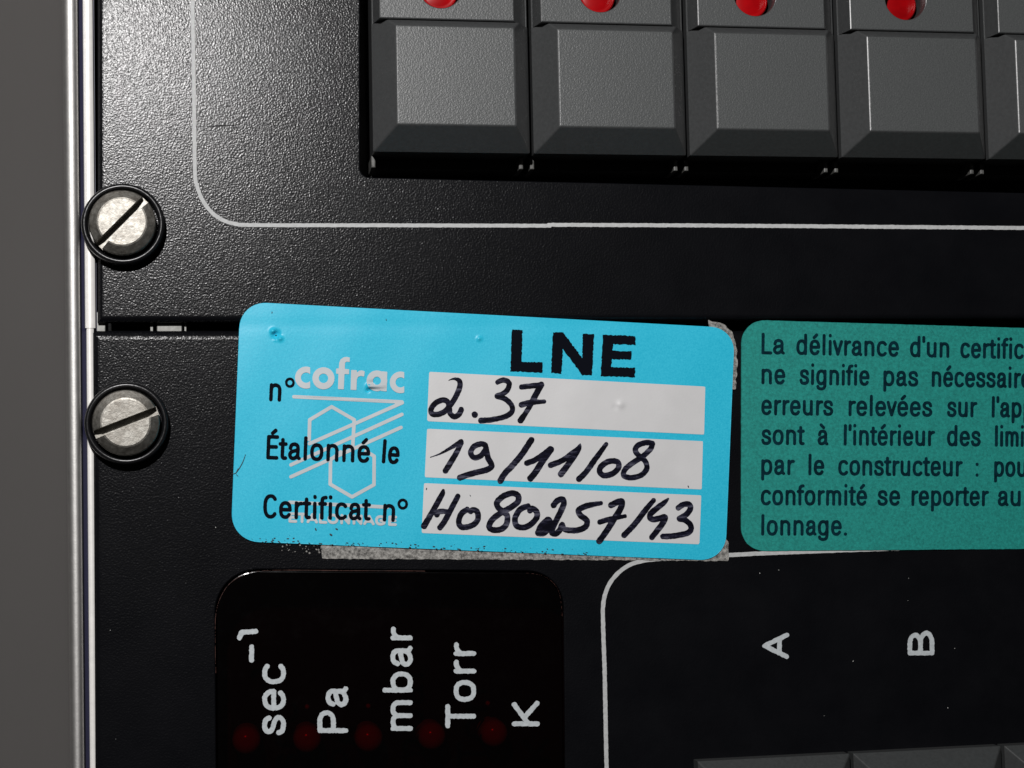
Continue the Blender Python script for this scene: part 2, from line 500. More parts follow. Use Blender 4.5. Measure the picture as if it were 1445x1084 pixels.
rail_prof('inner_lip', [(117.8, 126.6, -.115), (118.4, 127.2, -.05), (119, 127.8, -.04), (128.6, 136.5, -.04), (129, 137, -.115)], 'lip', va=463)
ch = mesh([P(100, YT, -1.1), P(2600, YT, -1.1), P(2600, YB, -1.1), P(100, YB, -1.1)], [(3, 2, 1, 0)])
link('chassis_plate', ch, 'dark', frame)
# zinc pieces of the frame seen in the gap between the two faceplates
def box_uv(u0, v0, u1, v1, zb, zt, bev=.012):
    return plate(uvloop([(u0, v1), (u1, v1), (u1, v0), (u0, v0)], zt), [], zb, zt, bev, 2)
link('cage_nut', box_uv(221, 440, 257, 475, -.5, -.16), 'nut', frame)
link('cage_nut_tab', box_uv(212, 440, 216, 475, -.5, -.18, .004), 'nut', frame)
link('cage_nut_tab', box_uv(260, 440, 263, 475, -.5, -.18, .004), 'nut', frame)
link('rail_foot', box_uv(128, 440, 149, 475, -.5, -.14), 'nut', frame)

# ================================================================== faceplates
TH = -.14
upper = thing('upper_front_panel', 'upper black textured faceplate carrying the full row of grey push buttons', 'instrument panel', P(800, 330, -.14))
lower = thing('lower_front_panel', 'lower black faceplate with dark red indicator window and sideways unit lettering', 'instrument panel', P(800, 800, -.14))
cut = roundpoly([(508, YT + 30), (508, 250), (2450, 296), (2450, YT + 30)], [4, 14, 4, 4])
up_out = uvloop([(131.5, YT), (2550, YT), (2550, 500), (2540, 452), (335, 453.5), (133.5, 453)])
up_out = uvloop([(136, YT), (2550, YT), (2550, 447), (137, 455)])
link('faceplate', plate(up_out, [uvloop(cut)], TH, 0, .09, 9, hole_bev=.02), 'panel', upper)
win = roundpoly([(303, 803), (795, 806), (801, 1500), (308, 1500)], [64, 52, 20, 20], 12)
lo_out = uvloop([(127, 465.5), (2550, 466), (2550, YB), (134, YB)])
keyhole = [(968, 1092), (2450, 1020), (2450, 1500), (975, 1500)]
link('faceplate', plate(lo_out, [uvloop(win), uvloop(keyhole)], TH, 0, .13, 9, hole_bev=.02), 'panel', lower)

# border lines: raised enamel about half a millimetre wide
def flat(z): return lambda u, v: z
def vline(u, z): return u
up_line = [(262, YT), (271.5, 0), (273.5, 120), (275, 240), (278, 262), (285, 281), (297, 298), (313, 310), (332, 316), (360, 317.8), (500, 318), (640, 318.3), (776, 318.6)]
sh = Shape()
sh.stroke(catmull(up_line[:1], 1) + catmull(up_line[1:], 5), 2.7)
link('border_line', contour(sh, 1.3, flat(.005), rough=.3, rough_scale=3), 'line', upper)
sh = Shape(); sh.stroke([(774, 317.3), (1000, 318.3), (1200, 319.8), (1445, 321.8), (2500, 331)], 2.7)
link('border_line', contour(sh, 1.3, flat(.006), rough=.35, rough_scale=3), 'line', upper)
lo_line = [(860, 1200), (856, 1084), (853.5, 960), (851, 880), (851.5, 850), (858, 828), (870, 811), (887, 798), (905, 792), (930, 789), (1000, 785.5), (1100, 780), (1445, 768)]
sh = Shape(); sh.stroke([(866, 1480)] + catmull(lo_line, 5) + [(2500, 735)], 2.9)
link('border_line', contour(sh, 1.3, flat(.005), rough=.35, rough_scale=3), 'line', lower)

# ================================================================== captive screws
def circle(cx, cy, r, n=48, a0=0): return [(cx + r * math.cos(a0 + 2 * math.pi * k / n), cy + r * math.sin(a0 + 2 * math.pi * k / n)) for k in range(n)]
def lathe(prof, cx, cy, n=72, close_top=True):
    V = []; Fc = []
    for (r, z) in prof:
        for k in range(n):
            a = 2 * math.pi * k / n; V.append((cx + r * math.cos(a), cy + r * math.sin(a), z))
    for i in range(len(prof) - 1):
        for k in range(n):
            j = (k + 1) % n
            Fc.append((i * n + k, i * n + j, (i + 1) * n + j, (i + 1) * n + k))
    if close_top: Fc.append(tuple((len(prof) - 1) * n + k for k in range(n)))
    me = mesh(V, Fc)
    for p in me.polygons: p.use_smooth = len(p.vertices) == 4
    return me
def screw_head(cx, cy, ang, R=.445, r=.322, zs=.312, zt=.37, zslot=.20, half=.056):
    """conical steel head with a real slot: two D-shaped halves over a slot floor"""
    bm = bmesh.new()
    ca, sa = math.cos(ang), math.sin(ang)
    def W(x, y, z): return (cx + x * ca - y * sa, cy + x * sa + y * ca, z)
    for sgn in (1, -1):
        rings = []
        for (rad, z) in ((R, .02), (R, zs - .015), (R - .012, zs), (r + .012, zt - .006), (r - .01, zt)):
            a0 = math.asin(half / rad); N = 30
            arc = [(rad * math.cos(a0 + (math.pi - 2 * a0) * k / N), sgn * rad * math.sin(a0 + (math.pi - 2 * a0) * k / N)) for k in range(N + 1)]
            if sgn < 0: arc = arc[::-1]
            rings.append([bm.verts.new(W(x, y, z)) for x, y in arc])
        for a, b in zip(rings[:-1], rings[1:]):
            for k in range(len(a) - 1):
                f = bm.faces.new((a[k], a[k + 1], b[k + 1], b[k]))
            bm.faces.new((a[-1], a[0], b[0], b[-1]))
        bm.faces.new(rings[-1])
    fl = [bm.verts.new(W(x, y, zslot)) for x, y in ((-R, -half * 1.2), (R, -half * 1.2), (R, half * 1.2), (-R, half * 1.2))]
    bm.faces.new(fl)
    bmesh.ops.recalc_face_normals(bm, faces=bm.faces)
    me = bpy.data.meshes.new('head'); bm.to_mesh(me); bm.free()
    return me
def screw(u, v, ang, panel, label):
    cx, cy, _ = P(u, v, .25)
    col = lathe([(.55, -.02), (.56, .03), (.56, .15), (.553, .19), (.535, .215), (.512, .222), (.492, .212), (.478, .18), (.468, .12), (.465, .05)], cx, cy, close_top=False)
    c = link('captive_screw', col, 'collar', panel)
    if label: c['label'] = label
    # dark well floor under the head
    link('screw_head', screw_head(cx, cy, ang), 'screw', c)
screw(173, 315, math.radians(46), upper, 'slotted steel screw in black collar, slot tilted steeply')
screw(178, 597, math.radians(21), lower, 'slotted steel screw in black collar, slot nearly level')

# ================================================================== push buttons
HK = .30; HB = .32
c0 = Vector(P(527, 213.5, HK - .06)); c4 = Vector(P(1396, 224, HK - .06))
kdir = (c4 - c0) / 4; PITCH = kdir.length; kd = kdir.normalized(); ku = Vector((-kd.y, kd.x, 0))
KW = PITCH - .065; KL = 5.2
print('pitch', PITCH, 'key dir', kd)
def two(me, amin=.006):
    me.materials.append(M['key']); me.materials.append(M['keyside'])
    for p in me.polygons: p.material_index = 0 if p.normal.z > .97 and p.area > amin else 1
def frustum(lo, hi, zl, zh, bev):
    bm = bmesh.new()
    r = [[bm.verts.new((x, y, z)) for x, y in q] for q, z in ((lo, zl - .04), (lo, zl), (hi, zh))]
    for a, b in zip(r[:-1], r[1:]):
        for i in range(4): bm.faces.new((a[i], a[(i + 1) % 4], b[(i + 1) % 4], b[i]))
    bm.faces.new(r[2])
    bmesh.ops.recalc_face_normals(bm, faces=bm.faces)
    ed = [x for x in bm.edges if not x.is_boundary and min(x.verts[0].co.z, x.verts[1].co.z) > zl - .01]
    bmesh.ops.bevel(bm, geom=ed, offset=bev, segments=3, profile=.5, affect='EDGES')
    me = bpy.data.meshes.new('cap'); bm.to_mesh(me); bm.free(); two(me)
    return me
k3 = c0 + kdir * 3
hc = Vector(P(1281, -4, HK + HB)) - k3
LX, LY = hc.dot(kd), hc.dot(ku)
def rect(x0, y0, x1, y1): return [(x0, y0), (x1, y0), (x1, y1), (x0, y1)]
def key_meshes():
    zb = HK - .06; ZT = HK + HB; y1 = 1.80; e = .004
    base = plate(rect(0, 0, KW, KL), [circle(LX, LY, .33, 36)], -.35, zb, .012, 1)
    two(base)
    for p in base.polygons: p.material_index = 1
    # wide lamp deck: same top level and right flank as the cap, steeper left flank, round well for the lens
    outer = rect(.085, y1 + .006, KW - .225, KL - .1)
    deck = plate(outer, [circle(LX, LY, .31, 40)], zb - .02, ZT - .085, .018, 2, hole_bev=.012)
    # flare the flanks outwards below the rim
    for v in deck.vertices:
        if v.co.z < zb + .01 and math.hypot(v.co.x - LX, v.co.y - LY) > .4:
            if v.co.x < .2: v.co.x = .01
            if v.co.x > KW - .3: v.co.x = KW - .01
    deck.update(); two(deck, 0)
    bm = bmesh.new(); dz = .13
    t_ = (ZT - dz - zb) / (ZT - zb); xl = -e + (.305 + e) * t_; xr = KW + e - (.245 + e) * t_
    vs = [bm.verts.new(p) for p in ((-e, -e, zb), (KW + e, -e, zb), (KW + e, y1, zb), (-e, y1, zb),
          (.305, .30, ZT), (KW - .245, .30, ZT), (KW - .245, y1 - .11, ZT), (.305, y1 - .11, ZT),
          (xl, y1, ZT - dz), (xr, y1, ZT - dz), (-e, -e, zb - .04), (KW + e, -e, zb - .04))]
    for f in ((0, 1, 5, 4), (4, 5, 6, 7), (7, 6, 9, 8), (0, 4, 7, 8, 3), (1, 2, 9, 6, 5), (8, 9, 2, 3), (10, 11, 1, 0)):
        bm.faces.new([vs[k] for k in f])
    bmesh.ops.recalc_face_normals(bm, faces=bm.faces)
    ed = [x for x in bm.edges if not x.is_boundary and max(x.verts[0].co.z, x.verts[1].co.z) > ZT - .01]
    bmesh.ops.bevel(bm, geom=ed, offset=.02, segments=3, profile=.5, affect='EDGES')
    cap = bpy.data.meshes.new('cap'); bm.to_mesh(cap); bm.free(); two(cap)
    lens = lathe([(.282, -.1), (.280, .22), (.268, .262), (.245, .272), (.225, .262), (.20, .268), (.12, .278), (.04, .28)], LX, LY, 36)
    hous = plate([(.03, -.12), (KW - .03, -.12), (KW - .03, KL), (.03, KL)], [], -.9, -.36, .01, 1)
    return base, deck, cap, lens, hous
base_me, deck_me, cap_me, lens_me, house_me = key_meshes()
post_me = plate([(0, -.17), (.06, -.17), (.06, 0), (0, 0)], [], -.6, -.06, .015, 2)
def push_button(origin, panel, flip=False, label=None):
    R = Matrix((( kd.x, ku.x, 0, origin.x), (kd.y, ku.y, 0, origin.y), (0, 0, 1, 0), (0, 0, 0, 1)))
    if flip:
        R = R @ Matrix.Translation((KW, 0, 0)) @ Matrix.Rotation(math.pi, 4, 'Z')
    o = link('push_button', base_me, 'key', None); o.matrix_world = R
    o.parent = panel; o.matrix_parent_inverse = panel.matrix_world.inverted()
    bpy.context.view_layer.update()
    for nm, me, mt in (('lamp_deck', deck_me, 'key'), ('button_cap', cap_me, 'key'), ('red_lens', lens_me, 'red'), ('switch_housing', house_me, 'housing')):
        c = bpy.data.objects.new(nm, me); COL.objects.link(c)
        if not me.materials: me.materials.append(M[mt])
        c.parent = o
    if label: o['label'] = label
    return o
for i in range(8):
    org = c0 + kdir * i
    pb = push_button(org, upper)
    for dx in (-.01, PITCH - .17):
        c = bpy.data.objects.new('switch_post', post_me); COL.objects.link(c)
        if not post_me.materials: post_me.materials.append(M['post'])
        c.parent = pb; c.location = (dx, 0, 0)
# lower row, seen only by its far edges
q0 = Vector(P(985, 1075, HK - .06)); q1 = Vector(P(1445 + 170, 1043, HK - .06))
pk = kd
for i in range(6):
    e = (q1 - q0).normalized()
    org = q0 + e * PITCH * 1.0 * i
    R = Matrix(((e.x, -e.y, 0, org.x), (e.y, e.x, 0, org.y), (0, 0, 1, 0), (0, 0, 0, 1))) @ Matrix.Translation((KW, 0, 0)) @ Matrix.Rotation(math.pi, 4, 'Z')
    o = link('push_button', base_me, 'key', None); o.matrix_world = R
    o.parent = lower; o.matrix_parent_inverse = lower.matrix_world.inverted()
    for nm, me in (('lamp_deck', deck_me), ('button_cap', cap_me), ('red_lens', lens_me), ('switch_housing', house_me)):
        c = bpy.data.objects.new(nm, me); COL.objects.link(c); c.parent = o

# ================================================================== indicator window and LEDs
wi = roundpoly([(305, 805), (793, 808), (799, 1500), (310, 1500)], [62, 50, 20, 20], 12)
pane = plate(uvloop(wi), [], -.10, -.014, .02, 3)
link('indicator_window', pane, 'filt', lower)
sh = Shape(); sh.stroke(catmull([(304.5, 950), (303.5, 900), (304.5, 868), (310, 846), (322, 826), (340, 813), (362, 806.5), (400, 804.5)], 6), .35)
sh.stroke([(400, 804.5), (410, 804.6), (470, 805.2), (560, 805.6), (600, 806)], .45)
link('window_edge_glint', contour(sh, .8, flat(.004), rough=.12, rough_scale=2), 'glint', lower)  # painted line stands in for the glint along the window rim
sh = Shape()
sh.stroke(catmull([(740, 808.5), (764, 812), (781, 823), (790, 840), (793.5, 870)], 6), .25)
link('window_edge_glint', contour(sh, .8, flat(.004), rough=.12, rough_scale=2), 'glint', lower)
def led(u, v):
    cx, cy, _ = P(u, v, -.55)
    me = lathe([(.20, -1.0), (.20, -.62), (.19, -.56), (.16, -.50), (.11, -.46), (.05, -.44)], cx, cy, 32)
    link('indicator_led', me, 'led', lower)
for u, v in ((433.5, 998), (520, 997), (689, 993)):  # small beads added to imitate red glints behind the filter
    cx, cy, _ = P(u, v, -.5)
    link('red_glint_bead', lathe([(.035, -.56), (.033, -.52), (.02, -.50), (.006, -.495)], cx, cy, 14), 'led', lower)
for u, v in ((348, 1046), (434, 1044), (521, 1043), (610, 1040), (698, 1036)): led(u, v)
# sideways unit lettering, printed on the window and the panel
ZW = -.0085
def legend(text, u, v0, v1, xh, sw, z, label, extra=None, name='lettering'):
    s_ = Shape(); word(s_, text, (u, v0), (u, v1), xh, sw, up=(-1, 0))
    if extra: extra(s_)
    o = link(name, contour(s_, .7, flat(z), rough=.5, rough_scale=2), 'legend', lower); o['label'] = label
SW = 6.9
def power(s_):
    s_.stroke([(355, 932), (355, 913)], 3.4)
    s_.stroke([(338, 900), (341, 892.5), (361, 891)], 3.6)
legend('sec', 403.5, 1037.5, 936, 33.5, SW, ZW, 'grey lettering sec')
for fn_, lab in ((lambda q: q.stroke([(355, 932), (355, 913)], 3.4), 'grey minus sign of the raised minus one'),
                 (lambda q: q.stroke([(338, 900), (341, 892.5), (361, 891)], 3.6), 'grey figure one of the raised minus one')):
    s_ = Shape(); fn_(s_); o = link('lettering', contour(s_, .7, flat(ZW), rough=.5, rough_scale=2), 'legend', lower); o['label'] = lab
legend('Pa', 491.5, 1034.5, 968.5, 32, SW, ZW, 'grey lettering Pa')
legend('mbar', 582.5, 1031.5, 885, 31.5, SW, ZW, 'grey lettering mbar')
legend('Torr', 672, 1028, 907, 32, SW, ZW, 'grey lettering Torr')
legend('K', 761.5, 1025, 989, 29, SW, ZW, 'grey lettering K')
legend('A', 1113.5, 930, 893, 28, SW * .95, .005, 'grey letter A lying on its side')
legend('B', 1318.5, 925, 890, 28, SW * .95, .005, 'grey letter B lying on its side')

# ================================================================== remains of an older sticker
res = thing('old_sticker_remnant', 'torn grey speckled paper of an older sticker, sticking out below the light blue sticker', 'sticker remnant', P(760, 780, 0))
sh = Shape().polygon([(452, 770), (1000, 740), (1020, 755), (1028, 766), (1028.5, 792), (900, 790.5), (640, 789.5), (455, 788.5)])
link('torn_paper', contour(sh, 2.2, lambda u, v: .012, rough=.9, rough_scale=4, walls=.001), m_residue(), res)
sh = Shape().polygon([(1000, 452), (1021, 457.5), (1033, 469), (1039, 486), (1040.5, 515), (1037.5, 549), (1020, 552), (1000, 500)])
link('torn_paper', contour(sh, 1.2, lambda u, v: .012, rough=1.3, rough_scale=4, walls=.001), bpy.data.materials['torn_grey_paper'], res)
sh = Shape()
rr = random.Random(4)
for k in range(26):
    sh.stroke([(rr.uniform(395, 455), rr.uniform(768, 782))], rr.uniform(.5, 1.4))
link('paper_crumbs', contour(sh, .8, lambda u, v: .008), bpy.data.materials['torn_grey_paper'], res, kind='stuff')

# ================================================================== light blue calibration sticker
blue = thing('calibration_sticker', 'light blue calibration sticker with LNE heading and three white boxes filled in by black marker', 'sticker', P(680, 608, 0))
DENTS = [(389.5, 472, 5.0, -.055), (385.5, 467.5, 3.6, .052), (395, 477.5, 3.4, .035), (388, 480, 2.0, .012), (521, 545, 3.4, .06), (523.5, 540, 3.0, -.03), (519, 551, 2.2, -.03), (676, 478, 3.0, .022),
         (876, 571, 5, .018), (868, 575, 4, -.006)]
def zb(u, v):
    z = .030 + .006 * math.sin(u * .011 + 1.3) * math.cos(v * .017) + .003 * math.sin(u * .05 + v * .03)
    z -= .0035 * math.exp(-((v - 459) / 10) ** 2) * (1 if u < 1040 else 0)
    for (x, y, r, h) in DENTS:
        d2 = ((u - x) ** 2 + (v - y) ** 2) / (r * r)
        if d2 < 8: z += h * math.exp(-d2)
    return z
def zb_up(k): return lambda u, v: zb(u, v) + k
outl = roundpoly([(339, 425.5), (1037, 463), (1023.5, 791.5), (325.5, 763.5)], [38, 34, 36, 40], 10)
sh = Shape().polygon(outl)
o = link('sticker_film', contour(sh, 1.3, zb, walls=.0, fullgrid=True), 'blue', blue)
for p in o.data.polygons: p.use_smooth = True
# printed logo, pale
def z6(x, y): return (590 + x / 3.0104, 440 + y / 3.0104)
def z5(x, y): return (310 + x / 3.8026, 410 + y / 3.8026)
def z8(x, y): return (310 + x / 3.8026, 640 + y / 3.8026)
K1 = .0045
sh = Shape()
lw = 2.5
for seg in ([z5(398, 570), z5(978, 598)], [z5(980, 602), z5(482, 822)], [z5(978, 665), z5(382, 936)], [z5(973, 735), z5(382, 1000)],
            [z5(480, 800), z5(483, 694), z5(601, 624), z5(722, 694), z5(714, 835)],
            [z8(595, 30), z8(593, 165), z8(710, 233), z8(828, 168), z8(829, 15), z8(785, -12)],
            [z8(600, 30), z8(650, -8)],
            [z8(375, 262), z8(900, 288)]):
    sh.stroke(seg, lw)
o = link('logo_emblem', contour(sh, .9, zb_up(K1)), 'logo', blue); o['label'] = 'pale emblem of hexagons crossed by slanting bars'
# heavy rounded lettering above it
def thickword(sh, s_, x, yb, xh, sw, slope):
    """text in heavy round strokes; returns nothing"""
    cx = x
    for chh in s_:
        h = sw / 2
        yb2 = yb + (cx - x) * slope
        rx = xh / 2 - h; ry = xh / 2 - h; mx_ = cx + xh / 2; my = yb2 - xh / 2
        if chh == 'c':
            sh.stroke([(mx_ + rx * math.cos(a), my + ry * math.sin(a)) for a in np.radians(np.linspace(48, 312, 20))], h); cx += xh * .86
        elif chh == 'o':
            sh.stroke([(mx_ + rx * math.cos(a), my + ry * math.sin(a)) for a in np.radians(np.linspace(0, 360, 26))], h); cx += xh * 1.04
        elif chh == 'f':
            b = cx + h + 3.0
            sh.stroke([(b, yb2 - h * .6), (b, yb2 - 31)] + [(b + 5 - 5 * math.cos(a), yb2 - 32 - 6.5 * math.sin(a)) for a in np.radians(np.linspace(0, 90, 7))] + [(b + 7, yb2 - 38.8)], h * .95)
            sh.stroke([(cx + 1, yb2 - 23.5), (cx + 14, yb2 - 23)], h * .75); cx += 16
        elif chh == 'r':
            sh.stroke([(cx + h, yb2 - h * .6), (cx + h, yb2 - xh + h * .8)], h * 1.02)
            sh.stroke([(cx + h, yb2 - xh * .6), (cx + h + 3, yb2 - xh + h * 1.3), (cx + h + 8, yb2 - xh + h * .9)], h * .85); cx += 17
        elif chh == 'a':
            sh.stroke([(mx_ + rx * math.cos(a), my + ry * math.sin(a)) for a in np.radians(np.linspace(0, 360, 26))], h * .95)
            sh.stroke([(mx_ + rx + .6, yb2 - h * .6), (mx_ + rx + .6, yb2 - xh + h * .8)], h * .95); cx += xh * 1.10
def zc(x, y): return (360 + x / 6.283, 490 + y / 6.283)
sh = Shape()
def cee(cx, cy, ro, ri, xe):
    a0 = math.acos((xe - cx) / ro); a1 = math.acos(min(1, (xe - cx) / ri)) if ri > xe - cx else 0
    out = [(cx + ro * math.cos(a), cy + ro * math.sin(a)) for a in np.linspace(a0, 2 * math.pi - a0, 30)]
    inn = [(cx + ri * math.cos(a), cy + ri * math.sin(a)) for a in np.linspace(a1, 2 * math.pi - a1, 24)]
    sh.polygon([zc(*p) for p in out + inn[::-1]])
cee(452, 270, 98, 46, 488)
def ring(cx, cy, rm, hw): sh.stroke([zc(cx + rm * math.cos(a), cy + rm * math.sin(a)) for a in np.linspace(0, 2 * math.pi, 28)], hw / 6.283)
ring(606, 276, 70, 28)
sh.polygon([zc(*p) for p in [(734, 372), (739, 238), (718, 234), (718, 190), (742, 188), (745, 140), (758, 108), (785, 90), (812, 86), (840, 92), (838, 132), (812, 128), (797, 138), (795, 192), (834, 196), (833, 240), (792, 238), (786, 374)]])
sh.polygon([zc(*p) for p in [(846, 378), (851, 202), (902, 204), (902, 226), (925, 208), (948, 206), (972, 214), (966, 262), (938, 254), (914, 262), (902, 284), (898, 380)]])
ring(1080, 298, 64, 28)
sh.polygon([zc(*p) for p in [(1118, 388), (1122, 214), (1172, 218), (1166, 392)]])
cee(1290, 312, 96, 45, 1322)
o = link('logo_lettering', contour(sh, .8, zb_up(K1 + .003)), 'logo', blue); o['label'] = 'pale heavy lettering cofrac'
sh = Shape(); word(sh, 'ETALONNAGE'.replace('E', 'E'), (407, 737.5), (560, 742.5), 11.2, 3.9)
o = link('logo_caption', contour(sh, .7, zb_up(K1 + .003)), 'logo', blue); o['label'] = 'pale small capitals ETALONNAGE'
# white writing boxes
BX = [[(47, 255), (1220, 318), (1215, 522), (38, 465)], [(38, 497), (1210, 550), (1205, 755), (28, 703)], [(25, 728), (1203, 780), (1195, 988), (15, 940)]]
for q in BX:
    sh = Shape().polygon(roundpoly([z6(*p) for p in q], 1.2, 2))
    o = link('writing_box', contour(sh, 2.0, zb_up(.0035), fullgrid=True), 'white', blue)
    for p in o.data.polygons: p.use_smooth = True
# black print
KT = .009
def bprint(items, xh, sw, label):
    s_ = Shape()
    for it in items: word(s_, it[0], it[1], it[2], it[3] if len(it) > 3 else xh, sw)
    o = link('lettering', contour(s_, .6, zb_up(KT), rough=.18, rough_scale=1.6), 'print', blue); o['label'] = label
def deg(s_, u, v, r, sw): s_.stroke([(u + r * math.cos(a), v + r * 1.05 * math.sin(a)) for a in np.radians(np.linspace(0, 360, 18))], sw / 2)
s_ = Shape(); word(s_, 'n', (379.5, 566), (396.5, 566.8), 25.5, 5.0); deg(s_, 409, 540, 5.2, 3.6)
o = link('lettering', contour(s_, .6, zb_up(KT), rough=.18, rough_scale=1.6), 'print', blue); o['label'] = 'black lettering n\u00b0'
s_ = Shape(); word(s_, '\u00c9talonn\u00e9', (375.5, 648), (522, 653.5), 25.2, 5.1); word(s_, 'le', (538.5, 653.8), (563, 655.5), 25.2, 5.1)
o = link('lettering', contour(s_, .6, zb_up(KT), rough=.18, rough_scale=1.6), 'print', blue); o['label'] = 'black lettering \u00c9talonn\u00e9 le'
s_ = Shape(); word(s_, 'Certificat', (371, 731.5), (523, 735), 25.2, 5.1); word(s_, 'n', (539.8, 736), (557, 736.8), 25.2, 5.1); deg(s_, 568.3, 711.3, 5.6, 3.8)
o = link('lettering', contour(s_, .6, zb_up(KT), rough=.18, rough_scale=1.6), 'print', blue); o['label'] = 'black lettering Certificat n\u00b0'
s_ = Shape()
for q in ([(398, 75), (443, 77), (440, 212), (530, 215), (528, 258), (392, 252)],
          [(572, 87), (617, 88), (697, 196), (700, 93), (747, 95), (738, 270), (697, 268), (615, 158), (608, 262), (565, 258)],
          [(785, 98), (924, 103), (923, 140), (828, 137), (826, 165), (907, 168), (906, 203), (823, 200), (821, 235), (922, 238), (920, 278), (775, 272)]):
    s_.polygon([z6(*p) for p in q])
o = link('heading', contour(s_, .6, zb_up(KT + .003), rough=.75, rough_scale=2.0), 'print', blue); o['label'] = 'heavy black capitals LNE'
# handwriting: (points in the enlargement, half width)
def hand(strokes, label):
    s_ = Shape()
    for pts, hw in strokes:
        q = []
        for p in pts:
            u, v = z6(p[0], p[1]); q.append((u, v, (p[2] if len(p) > 2 else hw) / 3.0104))
        s_.stroke(catmull(q, 8), 1)
    o = link('handwriting', contour(s_, .6, zb_up(KT + .002), rough=.3, rough_scale=2.2), 'ink', blue); o['label'] = label
def zf(ox, oy, k): return lambda x, y: (ox + x / k, oy + y / k)
def hand2(groups, label):
    s_ = Shape()
    for f, k, strokes in groups:
        for hw, pts in strokes:
            q = [(*f(p[0], p[1]), (p[2] if len(p) > 2 else hw) / k) for p in pts]
            s_.stroke(catmull(q, 8) if len(q) > 2 else q, 1)
    o = link('handwriting', contour(s_, .6, zb_up(KT + .002), rough=.28, rough_scale=2.2), 'ink', blue); o['label'] = label
fC = zf(590, 520, 7.225); fB = zf(590, 680, 7.225); fD = zf(740, 600, 6.02); fA = zf(860, 680, 9.03)
hand2([(fC, 7.225, [
    (28, [(310, 122, 3), (345, 108, 8), (385, 108, 16), (422, 130, 26), (424, 190), (385, 285), (335, 365), (280, 430), (210, 466), (145, 462), (132, 415), (175, 355), (245, 322), (300, 340), (318, 400), (325, 455), (368, 490), (415, 468), (440, 418)]),
    (27, [(808, 140, 24), (870, 117), (928, 150), (908, 220), (855, 262), (805, 282), (880, 306), (948, 366), (958, 436), (890, 488), (760, 520), (640, 531, 30)]),
    (27, [(1054, 188), (1130, 180), (1235, 168)]), (31, [(1256, 165), (1190, 285), (1115, 425, 26), (1045, 528, 32)]),
    (28, [(1052, 370), (1150, 346), (1287, 337, 20)]), (32, [(576, 470), (578, 471)])])], 'black handwriting 2.37')
hand2([(fC, 7.225, [
    (20, [(125, 905, 3), (225, 868, 9), (340, 805, 18), (438, 745, 26)]), (29, [(440, 760, 24), (370, 895), (278, 1042, 30)]),
    (28, [(685, 782), (640, 768), (570, 795), (536, 858), (572, 908), (640, 888), (692, 822)]),
    (30, [(692, 812), (712, 910), (750, 990), (700, 1032), (590, 1060), (500, 1085), (425, 1112)]),
    (31, [(1155, 728), (1060, 870), (960, 990), (880, 1075), (838, 1145)])]),
  (fD, 6.02, [
    (24, [(20, 322), (90, 295), (165, 245), (222, 200)]), (27, [(226, 205), (150, 310), (90, 405), (50, 452)]),
    (24, [(222, 340), (320, 300), (400, 245), (455, 205)]), (26, [(476, 155, 3), (458, 205, 24), (385, 315), (310, 415, 27)]),
    (24, [(695, 160, 18), (600, 290), (525, 395), (463, 458, 25)]),
    (24, [(765, 303), (705, 312), (648, 355), (640, 400), (680, 428), (745, 412), (798, 365), (795, 315), (760, 305)]),
    (23, [(1086, 155), (1035, 148), (965, 170), (942, 215), (975, 262), (1025, 305), (1038, 370), (990, 425), (905, 446), (845, 428), (852, 380), (912, 325), (1000, 268), (1068, 205), (1088, 160)])])],
  'black handwriting 19/11/08')
hand2([(fB, 7.225, [
    (29, [(256, 90, 18), (245, 125, 26), (190, 225), (120, 350), (60, 450, 32)]), (29, [(405, 145, 26), (330, 290), (270, 400), (222, 465)]),
    (28, [(190, 335), (220, 302), (310, 305, 24)]),
    (29, [(500, 282), (445, 320), (414, 395), (430, 452), (482, 462), (560, 438), (610, 380), (602, 305), (560, 285), (535, 300)]),
    (30, [(955, 255), (1018, 200), (1018, 140), (960, 115), (870, 145), (805, 205), (812, 255), (860, 300), (908, 345), (900, 430), (850, 480), (775, 492), (724, 460), (752, 390), (830, 325), (955, 255)]),
    (30, [(1120, 248), (1040, 280), (990, 365), (1000, 442), (1060, 465), (1140, 440), (1208, 365), (1208, 305), (1165, 272), (1140, 292)])]),
  (fD, 6.02, [
    (25, [(248, 680), (275, 645), (320, 628), (335, 665), (300, 750), (260, 830), (232, 905), (265, 922), (300, 890), (320, 840, 20), (345, 885, 24), (440, 893), (515, 865), (530, 810), (475, 765), (462, 720), (530, 685), (650, 662, 18)]),
    (38, [(200, 815), (150, 865), (128, 905, 32)]), (26, [(115, 915), (165, 915), (215, 860)]),
    (26, [(735, 680), (790, 652), (828, 650), (818, 705), (760, 800), (690, 910), (635, 985)]), (22, [(640, 822), (740, 795), (855, 772, 16)])]),
  (fA, 9.03, [
    (36, [(562, 235, 30), (450, 370), (320, 540), (185, 680)]),
    (37, [(750, 215, 12), (690, 270, 32), (600, 340), (525, 405), (520, 460), (570, 478), (650, 460), (705, 448), (700, 490), (640, 580), (540, 705)]),
    (36, [(878, 330), (940, 288), (1010, 285), (1032, 335), (990, 405), (930, 445), (892, 470), (960, 485), (1025, 540), (1040, 600), (995, 650), (900, 675), (780, 692), (682, 695)])])],
  'black handwriting H080257/43')
